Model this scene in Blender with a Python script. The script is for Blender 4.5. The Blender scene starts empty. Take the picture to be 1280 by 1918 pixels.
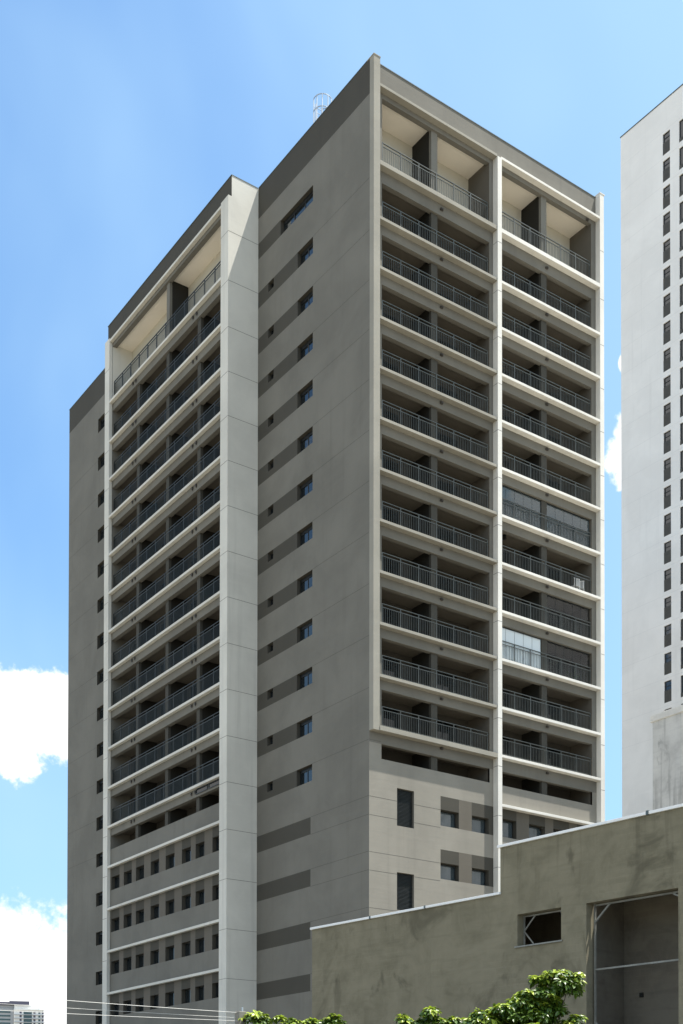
import bpy, bmesh, math, random
from mathutils import Vector, Matrix
R = math.radians
random.seed(7)
SC = bpy.context.scene
COL = SC.collection

# ------------------------------------------------------------------ camera
# metres; eye level is z = 0 and the ground lies at z = -1.6
GZ = -1.6
FPX, YAW, PITCH, ROLL, CY = 2357.42, R(35.332), R(0.901), R(-0.076), 2094.08
cam_d = bpy.data.cameras.new('camera')
cam = bpy.data.objects.new('camera', cam_d)
COL.objects.link(cam)
cam.location = (-41.2601, -55.3032, 0.0)
right = Vector((math.cos(YAW), -math.sin(YAW), 0))
fwd = Vector((math.sin(YAW)*math.cos(PITCH), math.cos(YAW)*math.cos(PITCH), math.sin(PITCH)))
up = right.cross(fwd)
r3 = right*math.cos(ROLL) - up*math.sin(ROLL)
u3 = right*math.sin(ROLL) + up*math.cos(ROLL)
m = Matrix((r3, u3, -fwd)).transposed()
cam.rotation_euler = m.to_euler()
cam_d.sensor_fit = 'HORIZONTAL'
cam_d.sensor_width = 36
cam_d.lens = 36*FPX/1280
cam_d.shift_x = 0
cam_d.shift_y = (CY - 959)/1280
cam_d.clip_start = 0.1
cam_d.clip_end = 8000
SC.camera = cam

# ------------------------------------------------------------------ light
SUN = Vector((2.15, -1.25, 6.6)).normalized()
SUN_EL = math.asin(SUN.z)
SUN_AZ = math.atan2(SUN.x, SUN.y)          # clockwise from +Y
SUN_E = 5.0
SKY_S = 0.115
sd = bpy.data.lights.new('sun', 'SUN')
sd.energy = SUN_E
sd.angle = R(0.53)
sd.color = (1.0, 0.955, 0.88)
so = bpy.data.objects.new('sun', sd)
so.rotation_euler = SUN.to_track_quat('Z', 'Y').to_euler()
so.location = (60, -40, 120)
COL.objects.link(so)
SC.view_settings.view_transform = 'Standard'
SC.view_settings.look = 'None'
SC.view_settings.gamma = 1
SC.view_settings.exposure = 1.0
SC.cycles.max_bounces = 8
SC.cycles.diffuse_bounces = 5

world = bpy.data.worlds.new('World')
SC.world = world
world.use_nodes = True
nt = world.node_tree
nt.nodes.clear()
def N(tree, t, **kw):
    n = tree.nodes.new(t)
    for k, v in kw.items(): setattr(n, k, v)
    return n
def math_n(tree, op, a, b=None, c=None, clamp=False):
    n = N(tree, 'ShaderNodeMath', operation=op, use_clamp=clamp)
    for i, v in enumerate((a, b, c)):
        if v is None: continue
        if isinstance(v, (int, float)): n.inputs[i].default_value = v
        else: tree.links.new(v, n.inputs[i])
    return n.outputs[0]
sky = N(nt, 'ShaderNodeTexSky', sky_type='NISHITA')
sky.sun_disc = False
sky.sun_elevation = SUN_EL
sky.sun_rotation = SUN_AZ
sky.air_density = 1.0
sky.dust_density = 1.6
sky.ozone_density = 1.4
tc = N(nt, 'ShaderNodeTexCoord')
sep = N(nt, 'ShaderNodeSeparateXYZ')
nt.links.new(tc.outputs['Generated'], sep.inputs[0])
az = math_n(nt, 'MULTIPLY', math_n(nt, 'ARCTAN2', sep.outputs[0], sep.outputs[1]), 180/math.pi)
el = math_n(nt, 'MULTIPLY', math_n(nt, 'ARCSINE', sep.outputs[2]), 180/math.pi)
def noise(tree, vec, scale, detail=6, rough=.55, dist=0):
    n = N(tree, 'ShaderNodeTexNoise')
    n.inputs['Scale'].default_value = scale
    n.inputs['Detail'].default_value = detail
    n.inputs['Roughness'].default_value = rough
    n.inputs['Distortion'].default_value = dist
    if vec is not None: tree.links.new(vec, n.inputs['Vector'])
    return n.outputs['Fac']
n1 = noise(nt, tc.outputs['Generated'], 26, 9, .58, .2)
n2 = noise(nt, tc.outputs['Generated'], 90, 6, .6)
nz = math_n(nt, 'ADD', math_n(nt, 'MULTIPLY', math_n(nt, 'SUBTRACT', n1, .5), 1.5), math_n(nt, 'MULTIPLY', math_n(nt, 'SUBTRACT', n2, .5), .55))
mask = None
# cumulus clouds, first row in view: azimuth, elevation, half width, half height (degrees), edge noise
for a0, e0, ra, re, amp in ((19.2, 17.85, 6.2, 2.3, .75), (17.5, 6.0, 10.5, 5.0, .6), (49.7, 28.2, 2.5, 1.6, .8), (48.3, 31.25, .5, .45, .5),
                       (-22, 17, 11, 6, 1), (-60, 30, 24, 13, .9), (-105, 24, 24, 14, .9), (-155, 34, 24, 13, .9), (166, 22, 16, 10, .9), (138, 18, 18, 11, .9), (70, 9, 9, 4, 1), (-90, 55, 40, 9, 1)):  # out-of-view clouds added to lift the shade and feed window reflections
    dx = math_n(nt, 'DIVIDE', math_n(nt, 'SUBTRACT', az, a0), ra)
    dy = math_n(nt, 'DIVIDE', math_n(nt, 'SUBTRACT', el, e0), re)
    d = math_n(nt, 'SUBTRACT', 1.0, math_n(nt, 'SQRT', math_n(nt, 'ADD', math_n(nt, 'MULTIPLY', dx, dx), math_n(nt, 'MULTIPLY', dy, dy))))
    d = math_n(nt, 'ADD', d, math_n(nt, 'MULTIPLY', nz, amp))
    mask = d if mask is None else math_n(nt, 'MAXIMUM', mask, d)
mr = N(nt, 'ShaderNodeMapRange', interpolation_type='SMOOTHSTEP')
nt.links.new(mask, mr.inputs['Value'])
mr.inputs['From Min'].default_value = -0.01
mr.inputs['From Max'].default_value = 0.19
# thin high veil that pales parts of the blue
veil = noise(nt, tc.outputs['Generated'], 2.2, 4, .5, .6)
vr = N(nt, 'ShaderNodeMapRange', interpolation_type='SMOOTHSTEP')
nt.links.new(veil, vr.inputs['Value'])
vr.inputs['From Min'].default_value = .42; vr.inputs['From Max'].default_value = .75
vr.inputs['To Max'].default_value = .5
tint = N(nt, 'ShaderNodeMix', data_type='RGBA', blend_type='MULTIPLY')
tint.inputs[0].default_value = 1
nt.links.new(sky.outputs[0], tint.inputs[6])
tint.inputs[7].default_value = (.67, .95, 1.10, 1)
mv = N(nt, 'ShaderNodeMix', data_type='RGBA')
east = N(nt, 'ShaderNodeMapRange', interpolation_type='SMOOTHSTEP')
nt.links.new(az, east.inputs['Value'])
east.inputs['From Min'].default_value = 24; east.inputs['From Max'].default_value = 62; east.inputs['To Max'].default_value = .75
low = N(nt, 'ShaderNodeMapRange', interpolation_type='SMOOTHSTEP')
nt.links.new(el, low.inputs['Value'])
low.inputs['From Min'].default_value = 30; low.inputs['From Max'].default_value = 4; low.inputs['To Max'].default_value = .55
nt.links.new(math_n(nt, 'ADD', vr.outputs[0], math_n(nt, 'MAXIMUM', east.outputs[0], low.outputs[0]), clamp=True), mv.inputs[0])
nt.links.new(tint.outputs[2], mv.inputs[6])
mv.inputs[7].default_value = (2.5, 3.8, 5.0, 1)
mc = N(nt, 'ShaderNodeMix', data_type='RGBA')
nt.links.new(mr.outputs[0], mc.inputs[0])
nt.links.new(mv.outputs[2], mc.inputs[6])
mc.inputs[7].default_value = (6.0, 6.0, 6.0, 1)
bg = N(nt, 'ShaderNodeBackground')
bg.inputs['Strength'].default_value = SKY_S
wo = N(nt, 'ShaderNodeOutputWorld')
nt.links.new(mc.outputs[2], bg.inputs['Color'])
nt.links.new(bg.outputs[0], wo.inputs['Surface'])

# ------------------------------------------------------------------ materials
def base(name, rough=.8, spec=.3):
    mt = bpy.data.materials.new(name)
    mt.use_nodes = True
    t = mt.node_tree
    b = t.nodes['Principled BSDF']
    b.inputs['Roughness'].default_value = rough
    b.inputs['Specular IOR Level'].default_value = spec
    return mt, t, b
def mixc(t, fac, c1, c2):
    n = N(t, 'ShaderNodeMix', data_type='RGBA')
    for s, v in ((0, fac), (6, c1), (7, c2)):
        if hasattr(v, 'links') or hasattr(v, 'is_linked'): t.links.new(v, n.inputs[s])
        elif isinstance(v, (int, float)): n.inputs[s].default_value = v
        else: n.inputs[s].default_value = (*v, 1)
    return n.outputs[2]
def rng(t, v, a, b, c=0., d=1.):
    n = N(t, 'ShaderNodeMapRange', interpolation_type='SMOOTHSTEP')
    t.links.new(v, n.inputs['Value'])
    n.inputs['From Min'].default_value = a; n.inputs['From Max'].default_value = b
    n.inputs['To Min'].default_value = c; n.inputs['To Max'].default_value = d
    return n.outputs[0]
def scaled(t, vec, s):
    n = N(t, 'ShaderNodeMapping')
    n.inputs['Scale'].default_value = s
    t.links.new(vec, n.inputs['Vector'])
    return n.outputs[0]
def bump(t, b, h, strength, dist):
    n = N(t, 'ShaderNodeBump')
    n.inputs['Strength'].default_value = strength
    n.inputs['Distance'].default_value = dist
    t.links.new(h, n.inputs['Height'])
    t.links.new(n.outputs[0], b.inputs['Normal'])
def plaster(name, c, var=.10, streak=.08, grain=1.0, rough=.85):
    mt, t, b = base(name, rough, .2)
    g = N(t, 'ShaderNodeNewGeometry').outputs['Position']
    big = noise(t, g, .22, 5, .6, .4)
    med = noise(t, g, 1.3, 6, .6, .3)
    st = noise(t, scaled(t, g, (1.6, 1.6, .07)), 1.0, 5, .6)
    hs = noise(t, scaled(t, g, (.25, .25, 3.2)), 1.0, 6, .62, .8)
    dark = tuple(x*(1-var*1.3) for x in c); light = tuple(min(1, x*(1+var)) for x in c)
    k = mixc(t, rng(t, big, .35, .65), dark, light)
    k = mixc(t, rng(t, med, .3, .7, 0, .35), k, c)
    k2 = mixc(t, rng(t, st, .52, .78, 0, streak*4), k, tuple(x*.72 for x in c))
    k3 = mixc(t, rng(t, hs, .55, .75, 0, .22), k2, tuple(min(1, x*1.12) for x in c))
    t.links.new(k3, b.inputs['Base Color'])
    fine = noise(t, g, 38, 4, .6)
    h = math_n(t, 'ADD', math_n(t, 'MULTIPLY', fine, .3), math_n(t, 'MULTIPLY', hs, 1.0))
    bump(t, b, h, .5*grain, .012)
    return mt
def metal(name, c, rough=.4, met=.0, var=.1):
    mt, t, b = base(name, rough, .5)
    b.inputs['Metallic'].default_value = met
    g = N(t, 'ShaderNodeNewGeometry').outputs['Position']
    n = noise(t, g, 3, 5, .6)
    t.links.new(mixc(t, rng(t, n, .3, .7), tuple(x*(1-var) for x in c), tuple(x*(1+var) for x in c)), b.inputs['Base Color'])
    return mt
def glass(name, c=(.012, .016, .018), ior=1.7, rough=.03, wav=.02):
    mt, t, b = base(name, rough, .5)
    b.inputs['Base Color'].default_value = (*c, 1)
    b.inputs['IOR'].default_value = ior
    g = N(t, 'ShaderNodeNewGeometry').outputs['Position']
    n = noise(t, g, .9, 2, .5)
    bump(t, b, n, .25, wav)
    return mt
M = {}
M['taupe'] = plaster('taupe_plaster', (.166, .159, .137), .09, .09)
M['greige'] = plaster('greige_plaster', (.255, .240, .205), .08, .09)
M['frame_greige'] = plaster('pale_greige_plaster', (.29, .276, .235), .08, .06)
M['taupe_dark'] = plaster('dark_taupe_plaster', (.066, .062, .051), .05, .04)
M['taupe_mid'] = plaster('brown_taupe_plaster', (.125, .113, .093), .05, .05)
M['light'] = plaster('pale_plaster', (.66, .645, .595), .06, .12, .7)
M['wing_pale'] = plaster('wing_pale_plaster', (.60, .585, .525), .07, .12, .7)
M['joint_pale'] = plaster('pale_joint', (.70, .69, .675), .03, 0, .3)
M['inner_dark'] = plaster('shaded_wing_inner', (.055, .052, .045), .05, .02, .4)  # wing back wall below the top balcony, recess shade put into the colour
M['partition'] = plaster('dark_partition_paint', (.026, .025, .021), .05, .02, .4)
M['rail_mid'] = metal('mid_grey_railing_paint', (.038, .044, .043), .45, .3)
M['column'] = plaster('shaded_column', (.065, .062, .052), .05, .02, .4)  # columns below the top balcony, depth shading put into the colour
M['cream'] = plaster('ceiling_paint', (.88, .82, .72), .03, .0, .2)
M['inner'] = plaster('shaded_balcony_inner', (.062, .058, .05), .05, .03, .5)  # street back wall below the top balcony, darkened to paint in shade
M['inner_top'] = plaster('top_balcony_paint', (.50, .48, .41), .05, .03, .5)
M['soffit'] = plaster('shaded_soffit', (.155, .14, .115), .04, .0, .2)  # lower ceilings made darker than the top one, shade in the colour
M['joint'] = plaster('joint_sealant', (.10, .095, .082), .05, 0, .3)
M['white'] = plaster('white_facade_paint', (.80, .785, .755), .04, .05, .6)
M['rail_dark'] = metal('dark_railing_paint', (.035, .045, .045), .45, .3)
M['rail'] = metal('grey_railing_paint', (.092, .098, .09), .45, .3)
M['frame'] = metal('dark_frame_paint', (.022, .024, .024), .4, .3)
M['glass'] = glass('dark_window_glass')
M['glass_sky'] = glass('reflective_window_glass', (.05, .07, .08), 2.6, .04, .004)
M['glass_black'] = glass('balcony_door_glass', (.004, .006, .006), 1.35, .05)
M['louvre'] = metal('louvre_paint', (.035, .043, .045), .5, .2)
M['flash'] = metal('roof_flashing', (.10, .12, .12), .4, .5)
M['cap'] = metal('white_metal_coping', (.80, .79, .76), .4, .1, .04)
M['galv'] = metal('galvanised_steel', (.45, .50, .55), .45, .5, .06)
M['cable'] = metal('pale_cable_sheath', (.55, .54, .50), .5, 0)
M['panel'] = metal('ribbed_grey_panel', (.075, .07, .058), .6, .1)
M['spout'] = metal('drain_plastic', (.05, .045, .04), .6, 0)
M['steel'] = metal('dusty_steel_tube', (.22, .22, .195), .55, .3, .2)
M['plastic'] = metal('white_plastic', (.8, .8, .78), .4, 0, .03)

def concrete(name, c, dark, blot=.6, scale=1.0, patch=None):
    mt, t, b = base(name, .9, .2)
    g = N(t, 'ShaderNodeNewGeometry').outputs['Position']
    big = noise(t, g, .38*scale, 7, .62, 1.2)
    med = noise(t, g, 1.4*scale, 8, .65, .9)
    course = noise(t, scaled(t, g, (.5, .5, 4.2)), 1.0, 5, .6, .3)
    k = mixc(t, rng(t, big, .36, .66, 0, 1), dark, c)
    k = mixc(t, rng(t, med, .34, .66, 0, .55), k, tuple(x*1.08 for x in c))
    k = mixc(t, rng(t, course, .5, .7, 0, .3), k, tuple(x*.82 for x in dark))
    br = N(t, 'ShaderNodeTexBrick')
    t.links.new(scaled(t, N(t, 'ShaderNodeTexCoord').outputs['UV'], (1, 1, 1)), br.inputs['Vector'])
    br.inputs['Scale'].default_value = 1.0
    br.inputs['Brick Width'].default_value = .40; br.inputs['Row Height'].default_value = .20
    br.inputs['Mortar Size'].default_value = .012; br.inputs['Mortar Smooth'].default_value = .9
    br.inputs['Color1'].default_value = (0, 0, 0, 1); br.inputs['Color2'].default_value = (.4, .4, .4, 1); br.inputs['Mortar'].default_value = (1, 1, 1, 1)
    gm = noise(t, g, .6, 3, .5)
    k = mixc(t, math_n(t, 'MULTIPLY', br.outputs['Color'], rng(t, gm, .38, .62, 0, .26)), k, tuple(x*1.4 for x in c))
    drip = noise(t, scaled(t, g, (3.5, 3.5, .22)), 1.0, 6, .6)
    sz = N(t, 'ShaderNodeSeparateXYZ'); t.links.new(g, sz.inputs[0])
    topz = rng(t, sz.outputs[2], 6.4, 9.2, 0, .55)
    k = mixc(t, math_n(t, 'MULTIPLY', rng(t, drip, .5, .68), topz), k, tuple(x*.66 for x in dark))
    wet = noise(t, scaled(t, g, (.8, .8, .55)), .5*scale, 6, .6, 1.4)
    k = mixc(t, rng(t, wet, .56, .68, 0, blot), k, tuple(x*.62 for x in dark))
    t.links.new(k, b.inputs['Base Color'])
    fine = noise(t, g, 30, 5, .7)
    bump(t, b, math_n(t, 'ADD', math_n(t, 'MULTIPLY', fine, .35), med), .5, .015)
    return mt
M['render'] = concrete('bare_cement_render', (.220, .198, .138), (.155, .140, .094), .7)
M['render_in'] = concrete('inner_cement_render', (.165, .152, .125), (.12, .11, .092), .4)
M['stained'] = concrete('stained_pale_render', (.62, .62, .605), (.50, .50, .49), .75, 1.3)
M['post'] = concrete('post_concrete', (.22, .21, .18), (.15, .14, .12), .4)
def simple_noise(name, c1, c2, sc, rough=.9, bs=.3, bd=.01):
    mt, t, b = base(name, rough, .3)
    g = N(t, 'ShaderNodeNewGeometry').outputs['Position']
    n = noise(t, g, sc, 8, .65, .3)
    t.links.new(mixc(t, rng(t, n, .3, .7), c1, c2), b.inputs['Base Color'])
    f = noise(t, g, 60, 3, .6)
    bump(t, b, f, bs, bd)
    return mt
M['asphalt'] = simple_noise('asphalt', (.045, .045, .047), (.065, .064, .062), .8)
M['pave'] = simple_noise('pavement_concrete', (.26, .25, .23), (.34, .33, .30), .7)
M['ground'] = simple_noise('ground_dust', (.25, .22, .17), (.31, .275, .215), .15)
M['bark'] = simple_noise('bark', (.09, .07, .05), (.16, .13, .10), 9, .9, .8, .02)
M['paint'] = simple_noise('road_paint', (.70, .70, .66), (.80, .80, .77), 4)
def leafmat(name, c1, c2, c3, tl):
    mt, t, b = base(name, .38, .5)
    oi = N(t, 'ShaderNodeNewGeometry')
    n = noise(t, oi.outputs['Position'], 7.0, 3, .6)
    k = mixc(t, oi.outputs['Random Per Island'], c1, c2)
    k = mixc(t, rng(t, n, .45, .75, 0, .6), k, c3)
    t.links.new(k, b.inputs['Base Color'])
    tr = N(t, 'ShaderNodeBsdfTranslucent')
    t.links.new(mixc(t, .45, k, (.26, .36, .02)), tr.inputs['Color'])
    mx = N(t, 'ShaderNodeMixShader')
    mx.inputs[0].default_value = tl
    t.links.new(b.outputs[0], mx.inputs[1]); t.links.new(tr.outputs[0], mx.inputs[2])
    t.links.new(mx.outputs[0], t.nodes['Material Output'].inputs['Surface'])
    return mt
M['leaf'] = leafmat('leaf', (.035, .075, .010), (.075, .14, .014), (.13, .20, .02), .12)  # dark base paints in the shade inside the tree crowns
M['leaf_lit'] = leafmat('sunlit_leaf', (.24, .34, .03), (.40, .48, .05), (.48, .54, .08), .3)  # lighter copy for upper sprays, sunlight put into the leaf colour
def distant(name, c):
    return simple_noise(name, tuple(x*.93 for x in c), c, .2)
M['far_white'] = distant('far_white_paint', (.74, .74, .72))
M['far_grey'] = distant('far_grey_paint', (.36, .37, .38))
M['far_dark'] = distant('far_dark_cladding', (.10, .10, .14))
M['far_glass'] = glass('far_glass', (.05, .08, .08), 1.6)

# ------------------------------------------------------------------ mesh helpers
class MB:
    def __init__(s, *mats): s.v = []; s.f = []; s.mi = []; s.mats = [M[k] for k in mats]; s.uv = None
    def quad(s, a, b, c, d, mi=0):
        n = len(s.v); s.v += [tuple(a), tuple(b), tuple(c), tuple(d)]; s.f.append((n, n+1, n+2, n+3)); s.mi.append(mi)
    def box(s, x0, x1, y0, y1, z0, z1, mi=0, skip=''):
        x0, x1 = sorted((x0, x1)); y0, y1 = sorted((y0, y1)); z0, z1 = sorted((z0, z1))
        n = len(s.v)
        s.v += [(x0, y0, z0), (x1, y0, z0), (x1, y1, z0), (x0, y1, z0), (x0, y0, z1), (x1, y0, z1), (x1, y1, z1), (x0, y1, z1)]
        for f in ((0, 3, 2, 1), (4, 5, 6, 7), (0, 1, 5, 4), (1, 2, 6, 5), (2, 3, 7, 6), (3, 0, 4, 7)):
            s.f.append(tuple(n+i for i in f)); s.mi.append(mi)
    def bar(s, p, q, w, h=None, mi=0, sides=4):
        p = Vector(p); q = Vector(q); d = (q-p)
        if d.length < 1e-6: return
        d.normalize()
        a = Vector((0, 0, 1)) if abs(d.z) < .9 else Vector((1, 0, 0))
        u = d.cross(a).normalized(); v = u.cross(d)
        h = h or w
        n = len(s.v)
        off = math.pi/4 if sides == 4 else 0
        k = math.sqrt(2)/2 if sides == 4 else .5
        for c in (p, q):
            for i in range(sides):
                t = off + 2*math.pi*i/sides
                s.v.append(tuple(c + u*math.cos(t)*w*k + v*math.sin(t)*h*k))
        for i in range(sides):
            j = (i+1) % sides
            s.f.append((n+i, n+j, n+sides+j, n+sides+i)); s.mi.append(mi)
        s.f.append(tuple(n+i for i in reversed(range(sides)))); s.mi.append(mi)
        s.f.append(tuple(n+sides+i for i in range(sides))); s.mi.append(mi)
    def tube(s, pts, rads, sides=8, mi=0):
        n0 = len(s.v); m_ = len(pts)
        for i, p in enumerate(pts):
            p = Vector(p)
            d = (Vector(pts[min(i+1, m_-1)]) - Vector(pts[max(i-1, 0)])).normalized()
            a = Vector((0, 0, 1)) if abs(d.z) < .9 else Vector((1, 0, 0))
            u = d.cross(a).normalized(); v = u.cross(d)
            for k in range(sides):
                t = 2*math.pi*k/sides
                s.v.append(tuple(p + (u*math.cos(t)+v*math.sin(t))*rads[i]))
        for i in range(m_-1):
            for k in range(sides):
                j = (k+1) % sides
                a, b = n0+i*sides, n0+(i+1)*sides
                s.f.append((a+k, a+j, b+j, b+k)); s.mi.append(mi)
        s.f.append(tuple(n0+k for k in reversed(range(sides)))); s.mi.append(mi)
        s.f.append(tuple(n0+(m_-1)*sides+k for k in range(sides))); s.mi.append(mi)
    def mesh(s, name, org=(0, 0, 0)):
        me = bpy.data.meshes.new(name)
        o = org
        me.from_pydata([(x-o[0], y-o[1], z-o[2]) for x, y, z in s.v], [], s.f)
        for mt in s.mats: me.materials.append(mt)
        me.polygons.foreach_set('material_index', s.mi)
        me.update()
        return me
def put(name, mb, parent=None, org=None, label=None, bevel=0):
    """link mb (world coordinates) as one mesh object, its origin at org, under parent"""
    org = Vector(org) if org is not None else Vector((0, 0, 0))
    o = bpy.data.objects.new(name, mb.mesh(name, org))
    COL.objects.link(o)
    setloc(o, org, parent)
    if label: o['label'] = label
    if bevel:
        bm_ = o.modifiers.new('bevel', 'BEVEL'); bm_.width = bevel; bm_.segments = 2; bm_.limit_method = 'ANGLE'
    return o
def wloc(o):
    l = Vector(o.location)
    while o.parent: o = o.parent; l += Vector(o.location)
    return l
def setloc(o, w, parent):
    if parent is not None:
        o.parent = parent
        o.location = Vector(w) - wloc(parent)
    else: o.location = w
def thing(name, label, cat, loc, group=None):
    o = bpy.data.objects.new(name, None); COL.objects.link(o)
    o.location = loc; o['label'] = label; o['category'] = cat
    o.empty_display_size = .5
    if group: o['group'] = group
    return o
def tag(o, label, cat, group=None):
    o['label'] = label; o['category'] = cat
    if group: o['group'] = group
    return o
def clone(o, w, parent):
    """copy of part o and its sub-parts, placed at world point w"""
    c = o.copy(); COL.objects.link(c)
    c.parent = None
    setloc(c, w, parent)
    for ch in o.children:
        d = ch.copy(); COL.objects.link(d); d.parent = c
    return c
def gridwall(mb, tf, a0, a1, z0, z1, holes, regions, d, basemat=0):
    """sheet at depth d with rectangular holes (with reveals to their depth) and differently painted rectangles"""
    A = sorted({round(x, 3) for x in [a0, a1] + [h[i] for h in holes for i in (0, 1)] + [r[i] for r in regions for i in (0, 1)] if a0-1e-6 <= x <= a1+1e-6})
    Z = sorted({round(x, 3) for x in [z0, z1] + [h[i] for h in holes for i in (2, 3)] + [r[i] for r in regions for i in (2, 3)] if z0-1e-6 <= x <= z1+1e-6})
    def inside(x, z, q): return q[0] < x < q[1] and q[2] < z < q[3]
    for j in range(len(Z)-1):
        zc = (Z[j]+Z[j+1])/2
        i = 0
        while i < len(A)-1:
            def val(i_):
                xc = (A[i_]+A[i_+1])/2
                if any(inside(xc, zc, h) for h in holes): return -1
                mt = basemat
                for r in regions:
                    if inside(xc, zc, r): mt = r[4]
                return mt
            v = val(i); k = i
            while k+1 < len(A)-1 and val(k+1) == v: k += 1
            if v >= 0: mb.quad(tf(A[i], d, Z[j]), tf(A[k+1], d, Z[j]), tf(A[k+1], d, Z[j+1]), tf(A[i], d, Z[j+1]), v)
            i = k+1
    for h in holes:
        if len(h) > 4 and h[4]:
            e = d+h[4]; x0, x1, y0, y1 = h[:4]; mt = h[5] if len(h) > 5 else basemat
            mb.quad(tf(x0, d, y0), tf(x0, e, y0), tf(x0, e, y1), tf(x0, d, y1), mt)
            mb.quad(tf(x1, d, y0), tf(x1, e, y0), tf(x1, e, y1), tf(x1, d, y1), mt)
            mb.quad(tf(x0, d, y0), tf(x1, d, y0), tf(x1, e, y0), tf(x0, e, y0), mt)
            mb.quad(tf(x0, d, y1), tf(x1, d, y1), tf(x1, e, y1), tf(x0, e, y1), mt)
def fbox(mb, tf, a0, a1, d0, d1, z0, z1, mi=0):
    p = tf(a0, d0, z0); q = tf(a1, d1, z1)
    mb.box(p[0], q[0], p[1], q[1], p[2], q[2], mi)

# ------------------------------------------------------------------ the setting
def ground_sheet(name, x0, x1, y0, y1, z, mat, thick=0):
    mb = MB(mat)
    if thick: mb.box(x0, x1, y0, y1, z-thick, z)
    else: mb.quad((x0, y0, z), (x1, y0, z), (x1, y1, z), (x0, y1, z))
    o = put(name, mb); o['kind'] = 'structure'
    return o
ground_sheet('ground', -3000, 3000, -3000, 3000, GZ, 'ground')

# ------------------------------------------------------------------ the apartment tower
Z = [58.763, 54.215, 51.280, 48.474, 45.685, 42.879, 40.035, 37.189, 34.321, 31.440, 28.559, 25.653, 22.780, 19.837, 16.755, 13.646, 10.565, 7.48, 4.40, 1.32]
TOP = 60.18
TR_ = lambda a, d, z: (a, d, z)              # street facade (y), ledge fronts at y = 0
TL_ = lambda a, d, z: (-2.2+d, a, z)         # side wing facade (x), fin fronts at x = -2.2
TM_ = lambda a, d, z: (d, a, z)              # long side wall (x = 0)
BX, BY = 18.42, 41.98                        # building extents
VY0, VY1 = 12.15, 30.25                      # the projecting wing along the side wall
B1, B2 = (.85, 8.90), (9.62, 17.60)          # openings of the two balcony bays
tower = thing('apartment_tower', 'tall taupe apartment tower with pale fins and stacked railed balconies, filling the middle', 'building', (9, 20, GZ))

WT = 'taupe'
# --- side wall x = 0
side = MB('taupe', 'taupe_dark', 'joint')
holes, regs = [], [(.3, BY, 58.22, TOP, 1)]
side_wins = []
holes.append((5.95, 9.52, 55.62, 56.57, .28, 1)); side_wins.append((5.95, 9.52, 55.62, 56.57, 3)); regs.append((9.52, VY0, 55.62, 56.62, 1))
holes.append((34.66, 36.29, 55.65, 56.72, .28, 1)); side_wins.append((34.66, 36.29, 55.65, 56.72, 2))
small_wins = []
for k in range(1, 17):
    T = Z[k]
    t0, t1 = (T-1.74, T-.75) if k <= 12 else (T-1.95, T-.93)
    if k <= 12:
        holes.append((5.95, 7.60, t0, t1, .28, 1)); side_wins.append((5.95, 7.60, t0, t1, 2))
        holes.append((10.30, 10.95, t0+.42, t1, .3, 1)); small_wins.append((10.30, 10.95, t0+.42, t1, 1))
        regs.append((7.60, VY0, t0, t1, 1))
    else:
        regs.append((6.10, VY0, t0, t1, 1))
    if k <= 12: f0, f1 = T-1.60, T-.56
    else: f0, f1 = T-1.74, T-.7
    holes.append((34.66, 36.29, f0, f1, .28, 1)); side_wins.append((34.66, 36.29, f0, f1, 2))
for k in range(17, 20): regs.append((6.10, VY0, Z[k]-1.95, Z[k]-.93, 1))
gridwall(side, TM_, .3, BY, GZ, TOP, holes, regs, 0.0)
SIDE_PUT = 1
def window(parent, tf, a0, a1, z0, z1, d, leaves=2, gl='glass', shutter=True):
    f = MB('frame'); w = .05
    for (p, q, r, s) in ((a0, a1, z0, z0+w), (a0, a1, z1-w, z1), (a0, a0+w, z0+w, z1-w), (a1-w, a1, z0+w, z1-w)):
        fbox(f, tf, p, q, d-.03, d+.05, r, s)
    for i in range(1, leaves):
        c = a0+(a1-a0)*i/leaves
        fbox(f, tf, c-.03, c+.03, d-.02, d+.04, z0+w, z1-w)
    top = z1-w
    if shutter:
        fbox(f, tf, a0+w, a1-w, d-.025, d+.045, z1-w-.14, z1-w); top -= .14
    c = tf((a0+a1)/2, d, z0)
    fo = put('window', f, parent, c)
    g = MB(gl)
    for i in range(leaves):
        p = a0+(a1-a0)*i/leaves; q = a0+(a1-a0)*(i+1)/leaves
        fbox(g, tf, p+.04, q-.04, d+.005+.014*(i % 2), d+.018+.014*(i % 2), z0+w, top)
    put('glass_pane', g, fo, c)
    return fo
for (a0, a1, z0, z1, n) in side_wins: window(tower, TM_, a0, a1, z0, z1, .26, n)
for (a0, a1, z0, z1, n) in small_wins: window(tower, TM_, a0, a1, z0, z1, .26, n, shutter=False)

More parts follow.
